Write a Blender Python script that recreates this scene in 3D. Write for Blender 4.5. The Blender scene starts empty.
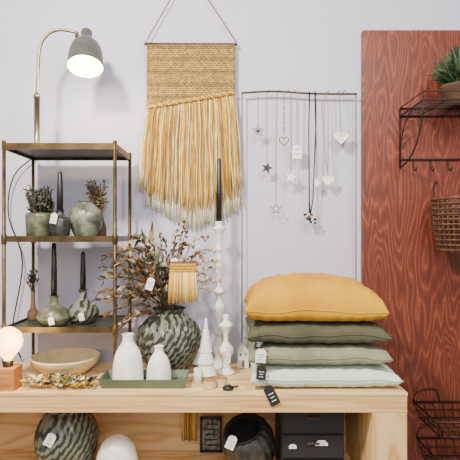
import bpy, math, random
from mathutils import Vector, Matrix, noise
random.seed(7)
CAMZ=1.49; F=490.0; HZ=235.0
TT=0.897   # counter top height
WALL=2.32
def P(px,py,d): return Vector(((px-230)/F*d, d, CAMZ-(py-HZ)/F*d))
def X(px,d): return (px-230)/F*d
def Z(py,d): return CAMZ-(py-HZ)/F*d
def lin(c):
    r=[]
    for v in c:
        v=v/255.0
        r.append(v/12.92 if v<=0.04045 else ((v+0.055)/1.055)**2.4)
    return (*r,1)
# ---------------- materials
def mat(name,c,rough=0.6,metal=0.0,c2=None,scale=20,bump=0.0,bscale=None,stretch=(1,1,1),emit=None,estr=0,sheen=0,trans=0,detail=3,wave=None):
    m=bpy.data.materials.new(name); m.use_nodes=True
    nt=m.node_tree; b=nt.nodes['Principled BSDF']
    b.inputs['Base Color'].default_value=lin(c)
    b.inputs['Roughness'].default_value=rough; b.inputs['Metallic'].default_value=metal
    if sheen: b.inputs['Sheen Weight'].default_value=sheen; b.inputs['Sheen Tint'].default_value=lin(c)
    if trans: b.inputs['Transmission Weight'].default_value=trans
    if emit: 
        b.inputs['Emission Color'].default_value=lin(emit); b.inputs['Emission Strength'].default_value=estr
    tc=nt.nodes.new('ShaderNodeTexCoord'); mp=nt.nodes.new('ShaderNodeMapping')
    mp.inputs['Scale'].default_value=stretch
    nt.links.new(tc.outputs['Object'],mp.inputs[0])
    if wave:
        n=nt.nodes.new('ShaderNodeTexWave'); n.wave_type='BANDS'; n.bands_direction='DIAGONAL'
        n.inputs['Scale'].default_value=wave; n.inputs['Distortion'].default_value=3.5; n.inputs['Detail'].default_value=2; n.inputs['Detail Scale'].default_value=1.5
    else:
        n=nt.nodes.new('ShaderNodeTexNoise'); n.inputs['Scale'].default_value=scale; n.inputs['Detail'].default_value=detail
    nt.links.new(mp.outputs[0],n.inputs['Vector'])
    r=nt.nodes.new('ShaderNodeValToRGB')
    r.color_ramp.elements[0].position=0.35; r.color_ramp.elements[1].position=0.65
    if c2 is None: c2=tuple(v*0.9 for v in c)
    r.color_ramp.elements[0].color=lin(c2); r.color_ramp.elements[1].color=lin(c)
    nt.links.new(n.outputs['Fac'],r.inputs[0]); nt.links.new(r.outputs[0],b.inputs['Base Color'])
    if bump:
        n2=nt.nodes.new('ShaderNodeTexNoise'); n2.inputs['Scale'].default_value=bscale or scale*3
        nt.links.new(mp.outputs[0],n2.inputs['Vector'])
        bp=nt.nodes.new('ShaderNodeBump'); bp.inputs['Strength'].default_value=bump; bp.inputs['Distance'].default_value=0.004
        nt.links.new(n2.outputs['Fac'],bp.inputs['Height']); nt.links.new(bp.outputs[0],b.inputs['Normal'])
    return m
def woodmat(name,cols,nscale,stretch,bands,rough=0.55,bump=0.1,fine=0.25):
    """contour-line plywood grain"""
    m=bpy.data.materials.new(name); m.use_nodes=True
    nt=m.node_tree; N=nt.nodes; L=nt.links; b=N['Principled BSDF']; b.inputs['Roughness'].default_value=rough
    tc=N.new('ShaderNodeTexCoord'); mp=N.new('ShaderNodeMapping'); mp.inputs['Scale'].default_value=stretch
    L.new(tc.outputs['Object'],mp.inputs[0])
    n=N.new('ShaderNodeTexNoise'); n.inputs['Scale'].default_value=nscale; n.inputs['Detail'].default_value=2.5; n.inputs['Distortion'].default_value=0.2
    L.new(mp.outputs[0],n.inputs['Vector'])
    mu=N.new('ShaderNodeMath'); mu.operation='MULTIPLY'; mu.inputs[1].default_value=bands; L.new(n.outputs['Fac'],mu.inputs[0])
    pp=N.new('ShaderNodeMath'); pp.operation='PINGPONG'; pp.inputs[1].default_value=0.5; L.new(mu.outputs[0],pp.inputs[0])
    n2=N.new('ShaderNodeTexNoise'); n2.inputs['Scale'].default_value=nscale*22; n2.inputs['Detail'].default_value=5
    L.new(mp.outputs[0],n2.inputs['Vector'])
    mm=N.new('ShaderNodeMath'); mm.operation='MULTIPLY_ADD'; mm.inputs[1].default_value=fine; L.new(n2.outputs['Fac'],mm.inputs[0]); 
    s=N.new('ShaderNodeMath'); s.operation='MULTIPLY'; s.inputs[1].default_value=1.5; L.new(pp.outputs[0],s.inputs[0]); L.new(s.outputs[0],mm.inputs[2])
    r=N.new('ShaderNodeValToRGB'); e=r.color_ramp.elements
    e[0].position=0.15; e[0].color=lin(cols[0]); e[1].position=0.95; e[1].color=lin(cols[2])
    k=e.new(0.5); k.color=lin(cols[1])
    L.new(mm.outputs[0],r.inputs[0]); L.new(r.outputs[0],b.inputs['Base Color'])
    bp=N.new('ShaderNodeBump'); bp.inputs['Strength'].default_value=bump; bp.inputs['Distance'].default_value=0.003
    L.new(mm.outputs[0],bp.inputs['Height']); L.new(bp.outputs[0],b.inputs['Normal'])
    return m
M={}
M['wall']=mat('wall_paint',(196,192,210),0.9,c2=(190,187,204),scale=2,bump=0.05,bscale=60)
M['floor']=mat('floor_concrete',(170,165,158),0.7,scale=3)
M['red']=woodmat('red_stained_plywood',((146,76,48),(110,46,24),(92,36,18)),1.5,(3.2,1,0.6),34,rough=0.5,fine=.6)
M['ply']=woodmat('plywood',((210,168,110),(226,192,140),(234,202,152)),1.2,(0.5,3,3),14,rough=0.6,bump=0.05)
M['plyedge']=mat('plywood_edge',(230,188,128),0.6,c2=(196,148,90),scale=8,stretch=(0.4,1,12),bump=0.1)
M['plyside']=woodmat('plywood_side',((200,152,92),(222,184,124),(228,192,136)),1.5,(3,3,0.6),10,rough=0.6,bump=0.05)
M['brass']=mat('aged_brass',(104,84,52),0.4,0.75,c2=(66,53,34),scale=14)
M['steel']=mat('shelf_grey_green',(74,78,58),0.45,0.4,c2=(54,58,44),scale=9)
M['shade']=mat('lamp_grey_enamel',(78,80,74),0.35,0.1)
M['shadein']=mat('lamp_inner_white',(250,240,215),0.5,emit=(255,228,175),estr=3)
M['bulb']=mat('bulb_glow',(255,240,200),0.3,emit=(255,224,160),estr=25)
M['pole']=mat('lamp_nickel',(140,126,102),0.3,0.8)
M['black']=mat('black_matte',(16,15,17),0.5)
M['cable']=mat('cable_black',(14,14,16),0.6)
M['wax']=mat('black_wax',(20,15,18),0.4)
M['white']=mat('white_ceramic',(250,247,240),0.45)
M['whitewood']=mat('white_painted_wood',(236,232,224),0.6,bump=0.1)
M['cream']=mat('cream_wood',(224,204,166),0.5,c2=(198,174,132),scale=14,stretch=(1,1,5))
M['creamin']=mat('bowl_inside',(206,194,160),0.5)
M['jute']=mat('jute_gold',(176,146,80),0.9,c2=(136,108,54),scale=60,bump=0.6,bscale=240)
M['jute2']=mat('jute_brown',(150,120,64),0.9,c2=(118,92,48),scale=60,bump=0.6,bscale=240)
M['y1']=mat('yarn_gold',(214,166,62),0.9,c2=(190,144,46),scale=30)
M['y2']=mat('yarn_ochre',(184,134,40),0.9)
M['y3']=mat('yarn_cream',(244,224,164),0.9)
M['y4']=mat('yarn_tan',(158,116,54),0.9)
M['yw']=mat('yarn_ivory',(244,236,210),0.9)
M['cord']=mat('cord_grey',(116,104,92),0.9)
M['rod']=mat('rod_brown',(78,56,40),0.7,c2=(50,36,26),scale=40)
M['rodl']=mat('rod_light',(124,116,106),0.6)
M['mustard']=mat('velvet_mustard',(202,148,16),0.9,c2=(184,130,8),scale=5,bump=0.2,bscale=22)
M['cgreen']=mat('velvet_dark_olive',(82,80,58),0.9,c2=(62,61,44),scale=6,bump=0.25,bscale=25,sheen=0.1)
M['cgrey']=mat('velvet_grey_green',(138,135,108),0.9,c2=(112,110,88),scale=6,bump=0.25,bscale=25,sheen=0.1)
M['cmint']=mat('linen_mint',(206,220,200),0.9,c2=(190,206,188),scale=6,bump=0.3,bscale=40)
M['vase']=mat('stoneware_striped_grey_green',(112,116,100),0.35,c2=(44,48,42),wave=16,stretch=(1,1,-1),bump=0.3,bscale=50)
M['vase2']=mat('glaze_olive',(110,112,86),0.3,c2=(60,62,48),scale=26,bump=0.3)
M['vase3']=mat('glaze_bronze_green',(132,136,116),0.25,c2=(62,66,58),scale=20)
M['vased']=mat('glaze_dark_charcoal',(58,58,54),0.35,c2=(34,34,32),scale=26)
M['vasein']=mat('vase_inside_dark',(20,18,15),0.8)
M['tray']=mat('tray_green_grey',(94,108,86),0.4,c2=(76,90,70),scale=10)
M['paper']=mat('paper_white',(246,243,234),0.8)
M['ink']=mat('ink',(40,38,42),0.8)
M['tagblack']=mat('tag_black',(28,26,28),0.7)
M['leafg']=mat('leaf_sage',(104,106,76),0.7,c2=(70,74,48),scale=30)
M['leafd']=mat('leaf_dark',(40,42,26),0.7,c2=(26,28,18),scale=30)
M['leafb']=mat('leaf_brown',(112,84,54),0.8,c2=(78,56,36),scale=30)
M['leafo']=mat('leaf_rust',(140,94,50),0.8,c2=(108,70,36),scale=30)
M['leafe']=mat('leaf_beige',(180,158,120),0.8,c2=(148,126,90),scale=30)
M['leafy']=mat('leaf_yellow',(204,178,66),0.8,c2=(164,136,44),scale=30)
M['twig']=mat('twig',(80,60,44),0.8)
M['pod']=mat('seed_pod',(190,170,138),0.7)
M['grass']=mat('cactus_green',(44,84,34),0.7,c2=(20,46,18),scale=30)
M['terra']=mat('rusty_pot',(92,58,36),0.7,c2=(60,38,24),scale=12)
M['wire']=mat('wire_black',(22,15,12),0.6,0.2)
M['copper']=mat('wire_copper',(60,34,22),0.4,0.5)
M['wick']=mat('wicker_brown',(104,64,40),0.8,c2=(60,35,22),scale=40)
M['woodb']=mat('wood_block',(190,128,72),0.6,c2=(150,96,48),scale=10,stretch=(1,1,6))
M['gl']=mat('amber_glass',(255,236,190),0.1,emit=(255,205,120),estr=4,trans=0.3)
M['gray']=mat('pattern_grey',(150,150,140),0.7,c2=(50,50,48),scale=50)
# ---------------- mesh builder
class MB:
    def __init__(s): s.v=[];s.f=[];s.fm=[];s.sm=[];s.mats=[]
    def mi(s,k):
        if k not in s.mats: s.mats.append(k)
        return s.mats.index(k)
    def add(s,vs,fs,k,smooth=True,T=None):
        o=len(s.v)
        for v in vs:
            v=Vector(v)
            if T is not None: v=T@v
            s.v.append(v)
        i=s.mi(k)
        for f in fs: s.f.append([a+o for a in f]); s.fm.append(i); s.sm.append(smooth)
    def box(s,c,sz,k,T=None,R=None):
        x,y,z=[a/2 for a in sz]
        vs=[Vector((i,j,l)) for i in(-x,x) for j in(-y,y) for l in(-z,z)]
        if R is not None: vs=[R@v for v in vs]
        vs=[v+Vector(c) for v in vs]
        s.add(vs,[(0,1,3,2),(4,6,7,5),(0,4,5,1),(2,3,7,6),(0,2,6,4),(1,5,7,3)],k,False,T)
    def lathe(s,prof,c,k,seg=32,T=None,mod=None,smooth=True):
        vs=[];fs=[];n=len(prof)
        for i,(r,z) in enumerate(prof):
            for j in range(seg):
                a=2*math.pi*j/seg
                rr=max(r,0.0004)
                if mod: rr*=mod(a,z,i/(n-1))
                vs.append(Vector((rr*math.cos(a),rr*math.sin(a),z)))
        for i in range(n-1):
            for j in range(seg):
                q=(j+1)%seg
                fs.append((i*seg+j,i*seg+q,(i+1)*seg+q,(i+1)*seg+j))
        TT_=Matrix.Translation(Vector(c))
        if T is not None: TT_=TT_@T
        s.add(vs,fs,k,smooth,TT_)
    def tube(s,pts,r,k,seg=6,closed=False,T=None):
        pts=[Vector(p) for p in pts]; n=len(pts); vs=[];fs=[]
        up=None
        for i,p in enumerate(pts):
            if closed: t=pts[(i+1)%n]-pts[i-1]
            else: t=pts[min(i+1,n-1)]-pts[max(i-1,0)]
            if t.length<1e-9: t=Vector((0,0,1))
            t.normalize()
            if up is None:
                up=Vector((0,0,1)) if abs(t.z)<0.9 else Vector((0,1,0))
            a=t.cross(up)
            if a.length<1e-4: a=t.cross(Vector((1,0.3,0)))
            a.normalize(); b=a.cross(t); up=b
            rr=r[i] if isinstance(r,(list,tuple)) else r
            for j in range(seg):
                an=2*math.pi*j/seg
                vs.append(p+a*math.cos(an)*rr+b*math.sin(an)*rr)
        m=n if closed else n-1
        for i in range(m):
            for j in range(seg):
                q=(j+1)%seg; i2=(i+1)%n
                fs.append((i*seg+j,i*seg+q,i2*seg+q,i2*seg+j))
        if not closed:
            fs.append(tuple(range(seg))[::-1]); fs.append(tuple(range((n-1)*seg,n*seg)))
        s.add(vs,fs,k,True,T)
    def ball(s,c,r,k,sx=1,sy=1,sz=1,seg=10,rings=7):
        pr=[(r*math.sin(math.pi*i/rings),-r*sz*math.cos(math.pi*i/rings)) for i in range(rings+1)]
        s.lathe(pr,c,k,seg,Matrix.Diagonal((sx,sy,1,1)))
    def leaf(s,p,d,l,w,k):
        d=Vector(d).normalized(); side=d.cross(Vector((random.uniform(-1,1),random.uniform(-1,1),random.uniform(-1,1))))
        if side.length<1e-3: side=d.cross(Vector((0,1,0)))
        side.normalize(); n=d.cross(side); p=Vector(p)
        vs=[p,p+d*l*.35+side*w+n*w*.4,p+d*l*.4,p+d*l*.35-side*w+n*w*.4,p+d*l-n*w*.5,p+d*l*.75+side*w*.55,p+d*l*.75-side*w*.55]
        s.add(vs,[(0,1,2),(0,2,3),(1,5,4,2),(2,4,6,3)],k,True)
    def prism(s,pts,c,th,k,T=None):
        n=len(pts); c=Vector(c)
        Tm=Matrix.Translation(c)
        if T is not None: Tm=Tm@T
        vs=[Vector((x,-th/2,z)) for x,z in pts]+[Vector((x,th/2,z)) for x,z in pts]
        fs=[tuple(range(n)),tuple(range(2*n-1,n-1,-1))]+[(i,i+n,(i+1)%n+n,(i+1)%n) for i in range(n)]
        s.add(vs,fs,k,False,Tm)
    def tag(s,p,w,h,ang=0,k='paper',ink='ink',yaw=0):
        """paper price tag hanging from p with pencil strokes"""
        T=Matrix.Translation(Vector(p))@Matrix.Rotation(yaw,4,'Z')@Matrix.Rotation(ang,4,'Y')
        c=w*.25
        pts=[(-w/2,-h),(w/2,-h),(w/2,-c),(w/2-c,0),(-w/2+c,0),(-w/2,-c)]
        n=len(pts)
        vs=[Vector((x,-.0006,z)) for x,z in pts]+[Vector((x,.0006,z)) for x,z in pts]
        s.add(vs,[tuple(range(n)),tuple(range(2*n-1,n-1,-1))]+[(i,i+n,(i+1)%n+n,(i+1)%n) for i in range(n)],k,False,T)
        for i,(u,ww) in enumerate(((.42,.55),(.6,.4),(.78,.5))):
            s.box((0,-.001,-h*u),(w*ww,.0006,h*.035),ink,T)
    def build(s,name,bevel=0,sub=0):
        me=bpy.data.meshes.new(name)
        xs=[v.x for v in s.v];ys=[v.y for v in s.v];zs=[v.z for v in s.v]
        o=Vector(((min(xs)+max(xs))/2,(min(ys)+max(ys))/2,min(zs)))
        me.from_pydata([v-o for v in s.v],[],s.f)
        for k in s.mats: me.materials.append(M[k])
        me.polygons.foreach_set('material_index',s.fm); me.polygons.foreach_set('use_smooth',s.sm)
        me.update()
        ob=bpy.data.objects.new(name,me); ob.location=o; bpy.context.collection.objects.link(ob)
        if bevel:
            b=ob.modifiers.new('b','BEVEL'); b.width=bevel; b.segments=2; b.limit_method='ANGLE'
        return ob
def quad(p0,p1,p2,n=8):
    p0,p1,p2=Vector(p0),Vector(p1),Vector(p2)
    return [p0*(1-t)**2+p1*2*t*(1-t)+p2*t*t for t in [i/n for i in range(n+1)]]
def smooth(pts,n=6):
    """catmull-rom"""
    pts=[Vector(p) for p in pts]; out=[]
    for i in range(len(pts)-1):
        a=pts[max(i-1,0)];b=pts[i];c=pts[i+1];d=pts[min(i+2,len(pts)-1)]
        for j in range(n):
            t=j/n
            out.append(0.5*((2*b)+(c-a)*t+(2*a-5*b+4*c-d)*t*t+(3*b-a-3*c+d)*t**3))
    out.append(pts[-1]); return out
def sprof(pr,n=5):
    return [(max(v.x,0),v.y) for v in smooth([(r,z,0) for r,z in pr],n)]
# ---------------- room
b=MB(); b.box((0.3,WALL+.05,1.5),(6.4,.1,3.2),'wall'); b.build('wall_back')
b=MB(); b.box((0.3,0.4,-.05),(6.4,3.84,.1),'floor'); b.build('floor')
# red panel
b=MB(); x0=X(363,2.285); b.box(((x0+1.9)/2,2.3015,Z(30,2.285)/2),(1.9-x0,.033,Z(30,2.285)),'red'); b.build('red_plywood_panel',bevel=.002)
# ---------------- counter
tx1=X(408,1.84); tx0=-1.35; d0=1.84; d1=2.283; th=.075
b=MB()
b.box(((tx0+tx1)/2,(d0+d1)/2,TT-.006),(tx1-tx0,d1-d0,.012),'ply')
b.box(((tx0+tx1)/2,(d0+d1)/2,TT-.012-(th-.012)/2),(tx1-tx0-.004,d1-d0-.004,th-.012),'plyedge')
ub=TT-th
b.box((tx1-.068,(d0+d1)/2,ub/2),(.132,d1-d0-.006,ub),'plyside')
b.box((tx0+.068,(d0+d1)/2,ub/2),(.132,d1-d0-.006,ub),'plyside')
b.box(((tx0+tx1)/2,d1-.012,ub/2),(tx1-tx0-.27,.018,ub),'ply')
SH=.50
b.box(((tx0+tx1)/2,(d0+d1)/2-.012,SH-.012),(tx1-tx0-.27,d1-d0-.03,.024),'ply')
b.build('plywood_counter',bevel=.0015)
# ---------------- shelf unit
sf=1.96; sb=2.25; sx0=X(4,sf); sx1=X(115,sf)
b=MB()
def frame(z,t,full='steel'):
    for y in (sf,sb): b.box(((sx0+sx1)/2,y,z-t/2),(sx1-sx0+.016,.008,t),'brass')
    for x in (sx0,sx1): b.box((x,(sf+sb)/2,z-t/2),(.008,sb-sf,t),'brass')
    b.box(((sx0+sx1)/2,(sf+sb)/2,z-t*.45),(sx1-sx0,sb-sf,.004),full)
zt=Z(143,sf); z2=Z(236,sf); z3=Z(327,sf)
frame(zt,.026); frame(z2,.024); frame(z3,.022)
for x in (sx0,sx1):
    for y in (sf,sb):
        b.tube([(x,y,TT+.001),(x,y,TT+.02),(x,y,zt)],[.006,.0075,.0075],'brass',8)
        b.lathe([(0.0,0),(.012,0),(.012,.006),(0,.006)],(x,y,TT+.0005),'brass',12)
        b.ball((x,y,zt+.004),.009,'brass')
        for z in (z2,z3): b.lathe([(.0076,-.035),(.011,-.03),(.011,.006),(.0076,.01)],(x,y,z),'brass',10)
b.build('metal_shelf_unit')
S2=z2-.024*.45+.0025; S3=z3-.022*.45+.0025; S1=zt-.026*.45+.0025
# ---------------- desk lamp
d=2.1; lx=X(37,d)
b=MB()
b.lathe([(0,0),(.05,0),(.05,.012),(.02,.02),(.012,.03),(.012,Z(99,d)-S1),(.014,Z(99,d)-S1),(.014,Z(95,d)-S1),(.006,Z(93,d)-S1)],(lx,d,S1),'pole',20)
pts=smooth([(lx,d,Z(97,d)),P(38,75,d),P(39,55,d),P(42,42,d),P(50,33,d),P(62,30,d),P(78,33,d)],5)
b.tube(pts,.0065,'pole',8)
cs=P(86,49,d-.01)
T=Matrix.Rotation(math.radians(-20),4,'X')@Matrix.Rotation(math.radians(-4),4,'Y')
b.lathe(sprof([(0,.100),(.018,.098),(.024,.085),(.026,.06),(.036,.04),(.058,.015),(.070,-.03),(.074,-.09)]),cs,'shade',36,T)
b.lathe(sprof([(.073,-.09),(.068,-.03),(.055,.012),(.03,.03),(.0,.04)]),cs,'shadein',36,T)
b.lathe([(.074,-.09),(.0765,-.092),(.073,-.094)],cs,'shade',36,T)
b.ball(cs+(T@Vector((0,0,-.045))),.03,'bulb',seg=16,rings=10)
b.lathe([(0,.02),(.008,.02),(.008,-.02),(0,-.02)],cs+(T@Vector((-.028,0,.07))),'pole',10,Matrix.Rotation(math.pi/2,4,'Y'))
b.tube(smooth([(lx-.02,d+.02,S1+.008),(lx-.05,sb+.03,S1+.03),(X(14,2.28),2.285,Z(175,2.28)),(X(8,2.28),2.285,Z(215,2.28)),(X(22,2.28),2.285,Z(262,2.28)),(X(12,2.28),2.285,Z(330,2.28)),(X(20,2.28),2.29,TT+.02)],6),.003,'cable',6)
b.build('desk_lamp')
# ---------------- helpers for pots / candles
def candle(b,p,h,r=.011):
    x,y,z=p
    b.lathe([(0,0),(r,0),(r*.95,h*.5),(r*.7,h-.006),(r*.4,h),(0,h)],p,'wax',14)
    b.tube([(x,y,z+h-.002),(x+.001,y,z+h+.01)],.001,'wax',5)
def rib(n,a,tw=0): return lambda an,z,t: 1+a*abs(math.sin(n*an/2+tw*z))
# shelf 2
d=2.08
b=MB(); c=(X(40,d),d,S2)
b.lathe([(0,0),(.042,0),(.052,.01),(.056,.09),(.054,.105),(.049,.105),(.048,.08),(0,.078)],c,'vase2',40,mod=rib(20,.05))
for i in range(110):
    a=random.uniform(0,6.28); r=random.uniform(0,.035); h=random.uniform(.06,.145)
    p=Vector((c[0]+r*math.cos(a),c[1]+r*math.sin(a),c[2]+.075)); q=p+Vector((math.cos(a)*random.uniform(0,.03),math.sin(a)*.03,h))
    b.tube([p,(p+q)/2+Vector((.004,0,0)),q],.0025,'leafd',4)
    for k in range(5): b.leaf(p.lerp(q,.35+.15*k),(random.uniform(-1,1),random.uniform(-1,1),random.uniform(.2,1)),.018,.005,random.choice(['leafd','leafg','leafd','leafb']))
b.build('potted_succulent')
b=MB(); d=2.02; c=(X(60,d),d,S2)
b.lathe(sprof([(0,0),(.026,0),(.036,.02),(.039,.05),(.034,.08),(.018,.094),(.014,.108),(.018,.114),(.0,.112)]),c,'vased',32,mod=rib(10,.08,0))
candle(b,(c[0],c[1],S2+.106),Z(172,d)-S2-.106,.013); b.tag((c[0]-.005,c[1]-.046,S2+.10),.026,.042,.2)
b.build('candle_bottle')
b=MB(); d=2.11; c=(X(86,d),d,S2)
b.lathe(sprof([(0,0),(.036,0),(.054,.03),(.067,.075),(.06,.115),(.036,.14),(.03,.15),(.034,.158)]),c,'vase3',48,mod=rib(16,.09,60))
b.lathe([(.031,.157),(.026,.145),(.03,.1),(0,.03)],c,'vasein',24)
b.build('faceted_vase')
b=MB(); d=2.205; c=(X(101,d),d,S2)
b.lathe(sprof([(0,0),(.022,0),(.024,.04),(.016,.07),(.012,.085),(.014,.09),(0,.088)]),c,'terra',20)
for i in range(40):
    q=Vector((c[0]+random.uniform(-.07,.02),c[1]+random.uniform(-.03,.03),S2+random.uniform(.15,.27)))
    p=Vector(c)+Vector((0,0,.085)); b.tube(quad(p,p.lerp(q,.5)+Vector((random.uniform(-.01,.01),0,.02)),q,4),.0015,'twig',4)
    for k in range(5): b.leaf(p.lerp(q,.5+.1*k),(random.uniform(-1,1),random.uniform(-1,1),random.uniform(0,1)),.024,.005,random.choice(['leafb','leafo','leafe','leafg']))
b.build('dried_flower_vase')
# shelf 3
for nm,px,d,r,H,ct,kk in (('candle_bottle',54,2.04,.064,.1,243,'vase2'),('candle_bottle',83,2.1,.062,.115,252,'vase')):
    b=MB(); c=(X(px,d),d,S3)
    b.lathe(sprof([(0,0),(r*.65,0),(r*.98,H*.25),(r,H*.4),(r*.8,H*.65),(r*.35,H*.85),(r*.25,H),(r*.25,H*1.18),(r*.36,H*1.24),(0,H*1.2)]),c,kk,40,mod=rib(18,.07,40))
    candle(b,(c[0],c[1],S3+H*1.19),Z(ct,d)-S3-H*1.19,.0125); b.tag((c[0]+.01,c[1]-r*1.08,S3+H*.45),.022,.032,-.2)
    b.build(nm)
b=MB(); d=2.17; c=(X(33,d),d,S3)
b.lathe(sprof([(0,0),(.02,0),(.024,.03),(.011,.06),(.009,.12),(.012,.13),(0,.128)]),c,'leafb',20)
for i in range(16):
    p=Vector(c)+Vector((0,0,.12)); q=p+Vector((random.uniform(-.03,.04),random.uniform(-.02,.02),random.uniform(.04,.1)))
    b.tube([p,q],.0012,'twig',4)
    for k in range(3): b.leaf(p.lerp(q,.5+.2*k),(random.uniform(-1,1),0,1),.018,.004,'leafd')
b.build('dried_twig_bottle')
# ---------------- wall hanging macrame
b=MB(); d=2.293
xl,xr=X(147,d),X(235,d); zt_=Z(44,d)
b.tube([(xl-.012,d,zt_),(xr+.01,d,zt_-.003)],.007,'rod',8)
ap=P(188,-32,d)
for xx in (xl-.004,xr+.003):
    b.tube([(xx,d-.003,zt_-.006),(xx,d-.004,zt_+.01),(ap.x,d+.006,ap.z)],.0028,'cord',6)
b.ball(ap+Vector((0,.01,0)),.008,'rod')
def zb(t): return Z(108-15*t,d)
for i in range(32):
    z=zt_-.010-i*.0098
    if z<zb(1)+.004: t1=max(0,min(1,(108-((CAMZ-z)*F/d+HZ))/15))
    else: t1=1.0
    if z<zb(0)+.004: break
    xe=xl+(xr-xl)*t1
    n=40; pts=[]
    for j in range(n+1):
        x=xl+(xe-xl)*j/n
        pts.append((x,d-.004+.0022*math.sin(x*300+(i%2)*math.pi),z+.0010*math.sin(x*330+i*2.3)))
    b.tube(pts,.0056,'jute' if (i//2)%3 else 'jute2',6)
b.add([(xl,d+.002,zt_),(xr,d+.002,zt_),(xr,d+.002,zb(1)),(xl,d+.002,zb(0))],[(0,1,2,3)],'jute2')
for o in (0,1):
    pts=[(xl+(xr-xl)*j/60,d-.010+.004*math.cos(j*1.3+o*math.pi),zb(j/60)+.006*math.sin(j*1.3+o*math.pi)) for j in range(61)]
    b.tube(pts,.006,'y1' if o else 'jute',6)
def bot(t): # fringe bottom py
    k=[(0,188),(.12,194),(.3,203),(.5,211),(.68,209),(.85,201),(1,190)]
    for (a,va),(c_,vc) in zip(k,k[1:]):
        if t<=c_: return va+(vc-va)*(t-a)/(c_-a)
    return 192
N=150
for i in range(N):
    t=(i+.5)/N; x0_=xl+(xr-xl)*t; x1_=X(138+105*t,d)+random.uniform(-.006,.006)
    z0=zb(t)-.002; z1=Z(bot(t)+random.uniform(-6,4),d); ph=random.uniform(0,6); yo=-random.uniform(.004,.020)
    pts=[]
    for j in range(9):
        u=j/8; pts.append((x0_+(x1_-x0_)*u**.8+.0026*math.sin(ph+u*9),d+yo*min(1,u*5+.3)+.001*math.sin(ph*2+u*12),z0+(z1-z0)*u))
    b.tube(pts,[random.uniform(.0018,.003)]*8+[.0014],random.choices(['y1','y2','y3','y4'],[5,2.5,3.5,1.5])[0],5)
for i in range(140):
    t=(i+.5)/140; x0_=xl+(xr-xl)*t; x1_=X(145+98*t,d)+random.uniform(-.008,.008)
    z0=zb(t)-.003; z1=Z(bot(t)+17+random.uniform(-5,4)-6*abs(t-.5),d); ph=random.uniform(0,6)
    pts=[(x0_+(x1_-x0_)*(j/6)+.002*math.sin(ph+j*1.5),d+random.uniform(.002,.008),z0+(z1-z0)*j/6) for j in range(7)]
    b.tube(pts,.0026,'yw' if random.random()<.85 else 'y3',4)
b.build('macrame_wall_hanging')
# ---------------- ornament rack
b=MB(); d=2.276
xa,xb=X(242,d),X(356,d)
b.tube(smooth([(xa-.004,d,Z(93,d)),(xa+.15,d,Z(92,d)+.003),(xa+.33,d,Z(93,d)-.003),(xb+.004,d,Z(94,d))],8),.005,'rod',7)
for k in range(7):
    x=random.uniform(xa,xb); b.tube([(x,d,Z(93,d)),(x+.01,d-.004,Z(93,d)+.012)],.002,'rod',5)
b.tube([(xa,d,Z(93,d)),(xa,d,TT+.001)],.0032,'rodl',6)
b.tube([(xb,d,Z(93,d)),(xb,d,TT+.001)],.0032,'rodl',6)
b.build('ornament_display_rack')
def star(R,r=.42,rot=0): return [((R if i%2==0 else R*r)*math.sin(math.pi*i/5+rot),(R if i%2==0 else R*r)*math.cos(math.pi*i/5+rot)) for i in range(10)]
def heart(s,n=24):
    o=[]
    for i in range(n):
        t=2*math.pi*i/n; o.append((s*16*math.sin(t)**3/16,s*(13*math.cos(t)-5*math.cos(2*t)-2*math.cos(3*t)-math.cos(4*t))/16))
    return o
b=MB(); dd=2.258
def hang(px,py,kind,R,k,sk='cord',rot=0,off=0,outline=False):
    p=P(px,py,dd); top=Z(93,d)
    b.tube([(p.x+off,d-.003,top+.006),(p.x+off,d-.007,top),(p.x+off*.6,dd,top-.02),(p.x,dd,p.z+R*.8)],.0014,sk,4)
    if outline:
        pts=(star(R,rot=rot) if kind=='star' else heart(R))
        b.tube([(p.x+x,dd,p.z+z) for x,z in pts],.0026,k,5,closed=True)
        return
    if kind=='star': b.prism(star(R,rot=rot),p,.004,k)
    elif kind=='heart': b.prism(heart(R),p,.006,k)
    elif kind=='tag': b.prism([(-R*.6,-R),(R*.6,-R),(R*.6,R*.5),(0,R),(-R*.6,R*.5)],p,.003,k)
hang(258,131,'star',.030,'jute2',outline=True); b.prism(star(.016),P(258,131,dd-.002),.003,'black')
hang(267,168,'star',.028,'black',rot=.3); hang(276,209,'star',.026,'black',outline=True,off=.006)
hang(284,141,'heart',.022,'jute2',sk='y4',outline=True); hang(291,177,'star',.036,'white',rot=.2)
b.tube([(P(291,177,dd).x+x,dd-.003,P(291,177,dd).z+z) for x,z in star(.036,rot=.2)],.0012,'rodl',4,closed=True)
hang(297,151,'tag',.036,'white',sk='y4'); hang(341,137,'heart',.038,'white',off=-.012)
b.tube([(P(341,137,dd).x+x,dd-.003,P(341,137,dd).z+z) for x,z in heart(.038)],.0014,'jute2',4,closed=True)
hang(316,183,'star',.024,'white',sk='black',rot=.2); hang(328,180,'heart',.028,'white',sk='jute2')
hang(309,219,'star',.022,'black',sk='black'); 
for k in range(4): b.box(P(297,144+k*5,dd-.003),(.022,.001,.003),'rodl')
for k in range(6): b.ball(P(336+k*2,134+random.uniform(-2,3),dd-.004),.003,'jute2',seg=6,rings=4)
for ox in (-1,1):
    b.tube([(X(312,d)+ox*.012,d-.007,Z(93,d)+.004),(X(312,dd)+ox*.016,dd-.004,Z(130,dd)),(X(311,dd)+ox*.008,dd-.004,Z(200,dd)),(X(310,dd),dd-.004,Z(216,dd))],.0028,'black',6)
for k in range(12): b.ball(P(309+random.uniform(-7,7),219+random.uniform(-5,4),dd-.004),.006,random.choice(['black','y3','black','pod']))
for k in range(5): b.ball(P(283,108+k*5,dd-.001),.0035,'woodb',seg=8,rings=5)
b.tube([(X(291,dd),d-.007,Z(93,d)),(X(291,dd),dd,Z(120,dd))],.0014,'y4',5)
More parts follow.
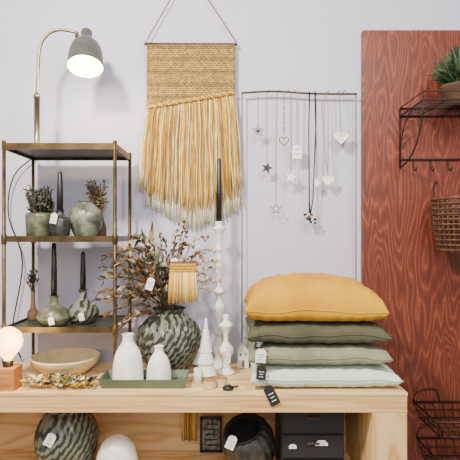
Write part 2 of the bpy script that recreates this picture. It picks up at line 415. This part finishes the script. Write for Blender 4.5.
b.tube([(X(325,dd),d-.007,Z(93,d)),(X(325,dd),dd,Z(150,dd)),(X(328,dd),dd,Z(175,dd))],.0016,'jute',5)
b.build('hanging_star_and_heart_ornaments')
# ---------------- big vase with dried arrangement
b=MB(); d=2.135; c=Vector((X(169,d),d,TT+.001))
b.lathe(sprof([(0,0),(.07,0),(.085,.02),(.120,.08),(.134,.135),(.126,.19),(.09,.232),(.066,.248),(.064,.262),(.074,.275)],6),c,'vase',140,mod=lambda an,z,t:1+(.045*math.sin(28*an+70*z)*math.sin(9*an) +.02*math.sin(40*an-120*z))*(1 if t<.85 else .2))
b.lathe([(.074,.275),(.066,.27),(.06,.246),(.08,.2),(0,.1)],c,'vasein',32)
mouth=c+Vector((0,0,.255))
def branch(tx,ty,dy,kinds,nl,ll,lw,bend=.05,r=.0024,st=.35):
    q=P(tx,ty,d+dy)
    p=mouth+Vector((random.uniform(-.03,.03),random.uniform(-.03,.03),-.02))
    mid=Vector((p.x*.65+q.x*.35,(p.y+q.y)/2,max(q.z,p.z)+bend)) if abs(q.x-p.x)>.1 else p.lerp(q,.5)+Vector((random.uniform(-.03,.03),0,0))
    pts=quad(p,mid,q,12)
    b.tube(pts,[r*(1-.5*i/12) for i in range(13)],'twig',5)
    for i in range(nl):
        t=st+(1-st)*i/max(nl-1,1); f=t*12; j=min(int(f),11); pp=pts[j].lerp(pts[j+1],f-j)
        dr=(pts[j+1]-pts[j]).normalized()+Vector((random.uniform(-1,1),random.uniform(-1,1),random.uniform(-.8,.8)))
        k=random.choice(kinds)
        if k=='pod': b.ball(pp+dr*.012,.0085,'pod',sz=1.3,seg=8,rings=6)
        elif k=='orb': b.ball(pp+dr*.01,.007,'leafo',seg=7,rings=5)
        else: b.leaf(pp,dr,ll*random.uniform(.7,1.3),lw,k)
for tx,ty,dy in ((98,292,-.2),(104,268,-.2),(108,312,-.2),(120,252,-.2),(122,286,-.2),(112,300,-.21),(128,262,-.18),(100,280,-.2),(120,322,-.2),(132,240,-.1),(103,258,-.2),(115,275,-.21),(96,300,-.21),(126,296,-.19),(118,264,-.2)):
    branch(tx,ty,dy,['leafb','leafo','leafe','leafb','leafg','leafe'],22,.036,.008)
for tx,ty,dy in ((130,250,-.1),(138,238,0),(148,250,.03),(143,270,-.1),(150,232,.02),(128,275,-.14),(157,262,-.05),(135,262,-.12),(145,256,-.08)):
    branch(tx,ty,dy,['leafg','leafd','leafe','leafe','leafg'],18,.042,.011)
for tx,ty,dy in ((165,240,0),(178,228,.02),(186,232,.04),(172,252,-.03),(192,245,0),(160,236,.05),(182,250,-.04),(176,236,.05),(184,224,.0)):
    branch(tx,ty,dy,['leafb','orb','leafd','twig','leafe','leafg'],18,.028,.0065)
for tx,ty,dy in ((200,255,0),(206,238,.03),(212,262,-.02),(216,280,-.04),(208,290,-.05),(216,268,-.02),(202,272,-.06),(212,250,-.02)):
    branch(tx,ty,dy,['pod','leafb','pod','orb','leafe'],13,.028,.006,bend=.03)
b.tag(P(152,278,d-.16),.03,.05,.3); b.tag(P(174,258,d-.12),.03,.045,-.1)
b.tube([P(174,258,d-.12),P(170,250,d-.05),P(168,275,d)],.001,'cord',4); b.tube([P(152,278,d-.16),P(155,265,d-.1),mouth],.001,'cord',4)
b.build('vase_with_dried_branches')
# mini macrame hanging off vase neck
b=MB(); dq=1.965; xq0,xq1=X(170,dq),X(196,dq)
zq=Z(262,dq)
b.tube([(xq0-.006,dq,zq),(xq1+.006,dq,zq)],.003,'rod',6)
b.tube([(xq0,dq,zq),(mouth.x+.02,dq+.06,zq+.03),(xq1,dq,zq)],.0015,'cord',5)
for i in range(6):
    b.tube([(xq0+(xq1-xq0)*j/14,dq-.002+.001*math.sin(j*2+i),zq-.006-i*.006) for j in range(15)],.0036,'y1' if i%2 else 'y4',5)
for i in range(44):
    t=(i+.5)/44; x=xq0+(xq1-xq0)*t; x2=xq0-.010+(xq1-xq0+.020)*t
    b.tube([(x,dq,zq-.036),((x+x2)/2,dq-.003,Z(288,dq)),(x2+random.uniform(-.002,.002),dq-.002,Z(302,dq)+random.uniform(-.006,.006))],.0018,random.choice(['y1','y2','y3','y1']),4)
b.build('mini_macrame_tassel')
# ---------------- candlestick white with black candle
b=MB(); d=2.19; c=(X(219,d),d,TT+.001); h=Z(222,d)-TT
pr=[(0,0),(.042,0),(.044,.012),(.024,.03),(.018,.05),(.028,.08),(.030,.1),(.02,.125),(.014,.14),(.022,.155),(.013,.17),(.016,.21),(.026,.25),(.028,.27),(.016,.30),(.012,.32),(.024,.335),(.024,.345),(.012,.36),(.015,.42),(.023,.46),(.015,.49),(.011,.51),(.019,.53),(.012,.55),(.015,.59),(.028,.615),(.030,.625),(.018,.63),(.017,h),(.012,h),(0,h-.004)]
b.lathe(sprof(pr,3),c,'whitewood',28); candle(b,(c[0],c[1],TT+h-.002),Z(158,d)-TT-h,.0135)
b.build('white_candlestick')
b=MB(); d=2.1; c=(X(226,d),d,TT+.001)
pr=[(0,0),(.036,0),(.038,.01),(.02,.025),(.016,.06),(.032,.09),(.032,.11),(.012,.135),(.012,.17),(.028,.2),(.028,.21),(.012,.225),(.014,.25),(.0,.25)]
b.lathe(sprof(pr,3),c,'white',28); b.tag((c[0]+.012,c[1]-.045,TT+.1),.02,.045,.1)
b.build('white_candlestick')
for px,d,top,r in ((206,2.0,318,.044),(199,2.2,326,.034)):
    b=MB(); c=(X(px,d),d,TT+.001); h=Z(top,d)-TT
    prf=[(0,0),(r*.3,0),(r*.3,h*.08)]
    for q in range(5):
        u=q/5; prf+=[(r*(1-u)*1.0,h*(.10+.18*q)),(r*(1-u)*.62,h*(.10+.18*q+.17))]
    prf+=[(r*.03,h),(0,h)]
    b.lathe(prf,c,'paper',12,smooth=False)
    b.build('white_christmas_tree_ornament')
# small white house ornament
b=MB(); d=2.2; cx=X(243,d); z=TT+.001
b.prism([(-.024,0),(.024,0),(.024,.075),(0,.11),(-.024,.075)],(cx,d,z),.04,'paper')
b.box((cx,d-.021,z+.02),(.012,.002,.03),'rodl'); 
for sx in(-1,1): b.box((cx+sx*.011,d-.021,z+.06),(.008,.002,.012),'rodl')
b.build('white_house_ornament')
for px,d in ((210,1.9),(221,1.93)):
    b=MB(); c=(X(px,d),d,TT+.001)
    b.lathe([(.012,0),(.024,0),(.024,.03),(.012,.03),(.012,0)],c,'woodb',24); 
    b.lathe([(.0245,.002),(.0246,.028)],c,'cream',24)
    b.build('ribbon_roll')
b=MB(); d=1.95; c=(X(198,d),d,TT+.001); b.lathe([(0,0),(.016,0),(.016,.06),(.013,.062),(0,.06)],c,'paper',18); b.tube([(c[0],d,TT+.06),(c[0],d,TT+.072)],.001,'ink',4); b.build('pillar_candle')
b=MB(); d=1.88; c=(X(228,d),d,TT+.001); b.lathe([(0,0),(.02,0),(.022,.006),(.014,.014),(0,.016)],c,'black',18); b.tube([(c[0]+.015,d,TT+.01),(c[0]+.04,d,TT+.012)],.004,'black',6); b.build('candle_snuffer')
# ---------------- tray with white vases
b=MB(); tx0_,tx1_=X(99,1.89),X(187,1.89); ty0,ty1=1.88,2.025; cx,cy=(tx0_+tx1_)/2,(ty0+ty1)/2; w,dp=tx1_-tx0_,ty1-ty0
z=TT+.001
b.box((cx,cy,z+.004),(w-.02,dp-.02,.008),'tray')
xa0,xa1,ya0,ya1=cx-w/2+.01,cx+w/2-.01,cy-dp/2+.01,cy+dp/2-.01
hh=.036;o=.012;t=.005
def ring(off,zz): return [(xa0-off,ya0-off,zz),(xa1+off,ya0-off,zz),(xa1+off,ya1+off,zz),(xa0-off,ya1+off,zz)]
vs=ring(0,z)+ring(o,z+hh)+ring(o-t,z+hh)+ring(-t,z+.008)
fs=[]
for L in range(3):
    for i in range(4): fs.append((L*4+i,L*4+(i+1)%4,(L+1)*4+(i+1)%4,(L+1)*4+i))
b.add(vs,fs,'tray',False)
b.build('ceramic_tray',bevel=.001)
for px,d,r,top in ((128,1.953,.060,334),(159,1.94,.048,346)):
    b=MB(); c=(X(px,d),d,TT+.010); h=Z(top,d)-TT-.01
    b.lathe(sprof([(0,0),(r,0),(r*1.02,h*.06),(r*.98,h*.35),(r*.8,h*.62),(r*.45,h*.8),(r*.36,h*.86),(r*.36,h*.96),(r*.42,h),(r*.3,h),(r*.28,h*.9),(0,h*.85)],4),c,'white',32)
    b.build('white_bottle_vase')
# bowl
b=MB(); d=2.1; c=(X(66,d),d,TT+.001)
b.lathe(sprof([(0,0),(.07,0),(.095,.015),(.13,.045),(.143,.068)],5)+[(.146,.076),(.140,.077)],c,'cream',48)
b.lathe(sprof([(.140,.077),(.125,.05),(.09,.022),(0,.015)],5),c,'creamin',48)
b.build('wooden_bowl')
# dried flowers lying on counter
b=MB()
for i in range(260):
    px=random.uniform(26,92); dd_=random.uniform(1.87,1.94); zz=TT+.014+random.random()*.03*(1-abs(px-60)/45)
    p=Vector((X(px,dd_),dd_,zz))
    b.leaf(p,(random.uniform(-1,1),random.uniform(-.6,.6),random.uniform(.05,.35)),random.uniform(.02,.042),random.uniform(.004,.010),random.choices(['leafy','paper','leafg','black','y1','leafo'],[6,4,4,1.6,2,.6])[0])
for i in range(14):
    px=random.uniform(28,70); b.tube(quad((X(px,1.9),random.uniform(1.87,1.94),TT+.004),(X(px+12,1.9),1.9,TT+.03),(X(px+26,1.9),random.uniform(1.87,1.94),TT+.004),6),.0018,random.choice(['leafg','twig','leafy']),5)
b.build('dried_flower_bunch')
# bulb lamp on block
b=MB(); c=(-.858,1.895,TT+.001)
b.box((c[0],c[1],TT+.001+.042),(.078,.078,.084),'woodb')
b.lathe([(.018,0),(.018,.022),(.015,.024)],(c[0],c[1],TT+.085),'brass',16)
b.lathe(sprof([(.014,.02),(.02,.035),(.047,.07),(.054,.098),(.044,.13),(.018,.15),(0,.153)],5),(c[0],c[1],TT+.085),'gl',28)
b.build('edison_bulb_lamp',bevel=0)
# ---------------- cushions
def cushion(name,cx,cy,a,bb,z0,z1,k,rot,seed,pw=3.4,ex=.36,zf=.42,tags=()):
    b=MB(); n=48; T=Matrix.Translation((cx,cy,0))@Matrix.Rotation(rot,4,'Z')
    H=z1-z0; zc=z0+H*zf
    def pt(u,v,s):
        x=a*u*(1-.05*(1-v*v)); y=bb*v*(1-.05*(1-u*u))
        if s>0: t=max((1-abs(u)**pw)*(1-abs(v)**pw),0)**ex
        else: t=max((1-abs(u)**5)*(1-abs(v)**5),0)**.3
        hh=(H*(1-zf) if s>0 else H*zf)
        nz=noise.noise(Vector((u*3+seed,v*3,s)))*.12+noise.noise(Vector((u*9+seed,v*4,s)))*.05
        edge=(1-t)
        zz=zc+s*t*hh*(1+((nz-.10) if s>0 else -abs(nz)*.5))+ .016*noise.noise(Vector((u*2.3,v*2.3,seed)))*edge
        zz+=s*.004*math.sin(u*34+seed)*t*edge*2+s*.004*math.sin(v*28+seed)*t*edge*2
        return (x,y,zz)
    vs=[];fs=[]
    for s in(1,-1):
        for i in range(n+1):
            for j in range(n+1):
                u=math.sin((i/n-.5)*math.pi);v=math.sin((j/n-.5)*math.pi)
                vs.append(pt(u,v,s))
    q=(n+1)**2
    for i in range(n):
        for j in range(n):
            A=i*(n+1)+j; fs.append((A,A+n+1,A+n+2,A+1)); fs.append((q+A,q+A+1,q+A+n+2,q+A+n+1))
    b.add(vs,fs,k,True,T)
    sm=[]
    for i in range(25): sm.append(Vector(pt(-1+i/12,-1,1)))
    for i in range(1,25): sm.append(Vector(pt(1,-1+i/12,1)))
    for i in range(1,25): sm.append(Vector(pt(1-i/12,1,1)))
    for i in range(1,24): sm.append(Vector(pt(-1,1-i/12,1)))
    b.tube(sm,.0028,k,6,closed=True,T=T)
    for (px,py,dt,w,h,an,kk) in tags:
        p=P(px,py,dt)
        b.tag(p,w,h,an,kk,'ink' if kk=='paper' else 'paper')
        b.tube([p+Vector((0,0,-.006)),p+Vector((-.004,.006,.02)),Vector((p.x+.0,cy-bb*.93,zc))],.001,'ink',4)
    return b.build(name)
hz=[TT+.001,TT+.084,TT+.168,TT+.252,TT+.428]
cushion('mint_cushion',X(322,1.95),2.06,.288,.205,hz[0],hz[1]+.008,'cmint',0,1,tags=((267,386,1.835,.038,.078,-.45,'tagblack'),))
cushion('grey_green_cushion',X(316,1.95),2.06,.274,.20,hz[1],hz[2]+.008,'cgrey',.01,5,tags=((262,366,1.845,.036,.052,.1,'tagblack'),))
cushion('dark_olive_cushion',X(316,1.95),2.06,.274,.20,hz[2],hz[3]+.008,'cgreen',-.01,9,tags=((261,349,1.845,.040,.052,.05,'paper'),(260,339,1.85,.032,.035,.2,'tagblack')))
cushion('mustard_cushion',X(314,1.95),2.06,.272,.20,hz[3],hz[4]+.012,'mustard',-.02,13,pw=2.8,ex=.38,zf=.25)
# ---------------- wire shelf on red panel
b=MB(); xs0,xs1=X(400,2.28),1.35; yb,yf=2.28,2.0; zs=Z(116,2.28)
w=.0038
def rect(z,x0,x1,y0,y1,r,k): b.tube([(x0,y0,z),(x1,y0,z),(x1,y1,z),(x0,y1,z)],r,k,6,closed=True)
rect(zs,xs0,xs1,yf,yb,w,'wire'); rect(zs+.035,xs0,xs1,yf,yb,w*.8,'wire')
for i in range(12): 
    y=yf+(yb-yf)*(i+.5)/12; b.tube([(xs0,y,zs),(xs1,y,zs)],.0018,'wire',5)
for i in range(7):
    x=xs0+(xs1-xs0)*i/6; b.tube([(x,yf,zs+.035),(x,yf,zs),(x,yb,zs)],.0022,'wire',5)
zl=Z(168,2.28)
for x in (xs0,xs1):
    b.tube([(x,yb,zs+.035),(x,yb,zl)],w,'wire',6)
    b.tube(quad((x,yf,zs),(x,yf+.03,zl+.02),(x,yb,zl),8),w*.9,'wire',6)
    b.tube(quad((x,yf+.1,zs),(x,yb-.02,zs-.03),(x,yb,zl+.06),8),w*.7,'wire',6)
b.tube([(xs0,yb-.004,zl+.04),(xs1,yb-.004,zl+.04)],w,'wire',6)
for i in range(7):
    x=xs0+.06+i*.08; b.tube(quad((x,yb-.006,zl+.04),(x,yb-.01,zl-.04),(x,yb-.05,zl-.005),7),.0028,'wire',5)
b.build('wire_wall_shelf')
b=MB(); d=2.13; c=Vector((X(459,d),d,zs+.0035))
b.lathe([(0,0),(.055,0),(.06,.005),(.075,.075),(.08,.08),(.078,.09),(.07,.09),(.068,.08),(0,.078)],c,'terra',32)
for i in range(520):
    a=random.uniform(0,6.28); el=random.uniform(.1,1.57); R=.125*random.uniform(.75,1.08)
    p=c+Vector((random.uniform(-.03,.03),random.uniform(-.03,.03),.08))
    q=c+Vector((0,0,.12))+Vector((math.cos(a)*math.cos(el)*R,math.sin(a)*math.cos(el)*R*.95,math.sin(el)*R*1.1))
    b.tube([p,p.lerp(q,.6)+Vector((0,0,.01)),q],[.003,.003,.0012],random.choice(['grass','grass','leafd','leafg']),4)
b.build('potted_grass_plant')
# basket hung on panel
b=MB(); r=.148; c=Vector((X(470,2.12),2.128,0)); z1=Z(199,2.12); z0=Z(250,2.12)
for i in range(36):
    a=2*math.pi*i/36; ca,sa=math.cos(a),math.sin(a)
    b.tube([(c.x+ca*r,c.y+sa*r,z1),(c.x+ca*r*.97,c.y+sa*r*.97,(z0+z1)/2),(c.x+ca*r*.85,c.y+sa*r*.85,z0),(c.x,c.y,z0-.004)],.0028,'wick',5)
for j in range(11):
    t=j/10; rr=r*(1-.15*t**2); zz=z1+(z0-z1)*t
    b.tube([(c.x+math.cos(2*math.pi*i/72)*(rr+.003*(-1)**i),c.y+math.sin(2*math.pi*i/72)*(rr+.003*(-1)**i),zz) for i in range(72)],.0048 if j not in (0,10) else .007,'wick',5,closed=True)
b.tube(quad((c.x-r,c.y,z1),(c.x-r*.9,c.y+r*.5,z1+.08),(c.x-r*.5,2.281,z1+.09),8),.003,'wire',5)
b.build('wicker_basket')
# lower wire baskets
def wbasket(name,x0,x1,z1,h,y0=2.03):
    global b
    b=MB(); y1=2.279
    for zz,o,rr in((z1,0,.0045),(z1-h*.5,.012,.0022),(z1-h,.024,.0034)):
        rect(zz,x0+o,x1-o,y0+o,y1-o*.2,rr,'copper')
    n=10
    for i in range(n+1):
        x=x0+(x1-x0)*i/n; xo=x0+.024+(x1-x0-.048)*i/n
        b.tube([(x,y0,z1),(xo,y0+.024,z1-h),(xo,y1-.005,z1-h),(x,y1,z1)],.0021,'copper',5)
    for i in range(5):
        y=y0+(y1-y0)*(i+.5)/5
        b.tube([(x0,y,z1),(x0+.024,y,z1-h),(x1-.024,y,z1-h),(x1,y,z1)],.0021,'copper',5)
    b.tube(quad((x0,y1,z1),(x0-.01,y1-.002,z1+.07),(x0+.1,y1,z1+.06),8)+quad((x0+.1,y1,z1+.06),(x0+.12,y1,z1+.03),(x0+.12,y1,z1),5)[1:],.003,'copper',5)
    return b
wbasket('wire_wall_basket',X(414,2.28),1.3,Z(402,2.28),.07)
b.build('wire_wall_basket')
wbasket('wire_wall_basket',X(417,2.28),1.3,Z(438,2.28),.08)
b.build('wire_wall_basket')
# ---------------- items under counter
z=SH+.001
b=MB(); d=2.05; c=(X(67,d),d,z)
b.lathe(sprof([(0,0),(.07,0),(.1,.04),(.12,.12),(.118,.18),(.09,.24),(.07,.26),(.075,.28),(.062,.28),(.06,.25),(0,.2)],5),c,'vase',96,mod=rib(22,.06,30))
b.tag((c[0]-.01,c[1]-.130,z+.21),.036,.055,.5)
b.build('ribbed_stoneware_vase')
b=MB(); d=2.0; c=(X(117,d),d,z)
h=Z(436,d)-z
b.lathe(sprof([(.09,0),(.088,.03),(.080,h*.55),(.062,h*.82),(.032,h*.97),(0,h)],5),c,'white',36); b.build('white_lamp_shade')
b=MB(); d=2.04; cc=Vector((X(250,d),d,z+.112))
T=Matrix.Rotation(math.radians(-18),4,'Y')@Matrix.Rotation(math.radians(22),4,'X')
b.lathe(sprof([(0,-.09),(.06,-.088),(.092,-.04),(.103,.02),(.095,.07),(.08,.095)],5),cc,'vased',80,T,mod=rib(20,.07,0))
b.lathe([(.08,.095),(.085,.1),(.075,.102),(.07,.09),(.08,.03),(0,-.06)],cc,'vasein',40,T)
b.tag(P(234,436,1.925),.036,.055,.4)
b.build('dark_ribbed_pot')
b=MB(); x0,x1=X(281,1.95),X(344,1.95); yy0,yy1=1.95,2.2; zt2=.80
b.box(((x0+x1)/2,(yy0+yy1)/2,(z+zt2)/2),(x1-x0,yy1-yy0,zt2-z),'black')
for i in range(3):
    zc=z+.05+i*.1
    b.box(((x0+x1)/2,yy0-.004,zc),(x1-x0-.012,.01,.088),'tagblack')
    b.box(((x0+x1)/2,yy0-.012,zc+.015),(.05,.012,.008),'rod')
b.tag((X(293,1.93),yy0-.013,Z(445,1.93)),.03,.018,.0); 
b.tag((X(322,1.93),yy0-.013,Z(441,1.93)),.05,.022,.0)
b.build('black_drawer_box',bevel=.002)
b=MB(); d=2.235; cx=X(211,d); fh=Z(417,d)-z
for sx in(-1,1): b.box((cx+sx*.045,d,z+fh/2),(.01,.014,fh),'black')
for sz in(0.005,fh-.005): b.box((cx,d,z+sz),(.1,.014,.01),'black')
b.box((cx,d+.002,z+fh/2),(.088,.004,fh-.01),'gray'); 
for k in range(5): b.box((cx,d-.003,z+fh*(.2+.15*k)),(.06,.003,.004),'black')
b.build('black_picture_frame')
b=MB(); d=2.245; 
b.tube([(X(181,d),d,.815),(X(198,d),d,.815)],.004,'rod',6)
for i in range(26):
    x=X(182+15*i/25,d); b.tube([(x,d,.813),(x+random.uniform(-.003,.003),d-.004,.65),(x+random.uniform(-.004,.004),d,.55+random.uniform(-.01,.01))],.0024,random.choice(['y3','y1','y4']),4)
b.build('small_fringe_hanging')
# ---------------- lights
def area(name,loc,tgt,size,e,col=(1,1,1)):
    l=bpy.data.lights.new(name,'AREA'); l.energy=e; l.size=size; l.color=col; l.shape='DISK'
    o=bpy.data.objects.new(name,l); o.location=loc; o.rotation_euler=(Vector(tgt)-Vector(loc)).to_track_quat('-Z','Y').to_euler(); bpy.context.collection.objects.link(o)
area('unseen_area_light',(-.9,.6,2.9),(-.1,2.2,1.2),.25,98,(1,.92,.79))  # warm key from upper left, fixture out of view
area('unseen_area_light.001',(.8,.3,2.9),(.3,2.2,1.1),.4,38,(1,.95,.87))  # weaker lamp added out of view at upper right to brighten the scene
area('unseen_area_light.002',(0,-.6,2.3),(0,2.2,.9),1.2,36,(1,.96,.9))  # large soft fill disc added behind the camera, not a real fixture
p=bpy.data.lights.new('desk_lamp_bulb','POINT'); p.energy=7; p.color=(1,.85,.6); p.shadow_soft_size=.03
o=bpy.data.objects.new('desk_lamp_bulb',p); o.location=cs+(Matrix.Rotation(math.radians(-20),4,'X')@Vector((0,0,-.115))); bpy.context.collection.objects.link(o)
p=bpy.data.lights.new('edison_bulb','POINT'); p.energy=2; p.color=(1,.72,.4); p.shadow_soft_size=.05
o=bpy.data.objects.new('edison_bulb',p); o.location=(-.79,1.83,TT+.2); bpy.context.collection.objects.link(o)
w=bpy.data.worlds.new('world'); bpy.context.scene.world=w; w.use_nodes=True
w.node_tree.nodes['Background'].inputs[0].default_value=(.95,.95,1,1); w.node_tree.nodes['Background'].inputs[1].default_value=.6
# ---------------- camera
cam=bpy.data.cameras.new('camera'); cam.sensor_width=36; cam.lens=F/460*36; cam.shift_y=5/460; cam.clip_start=.05
o=bpy.data.objects.new('camera',cam); o.location=(0,0,CAMZ); o.rotation_euler=(math.pi/2,0,0); bpy.context.collection.objects.link(o)
bpy.context.scene.camera=o
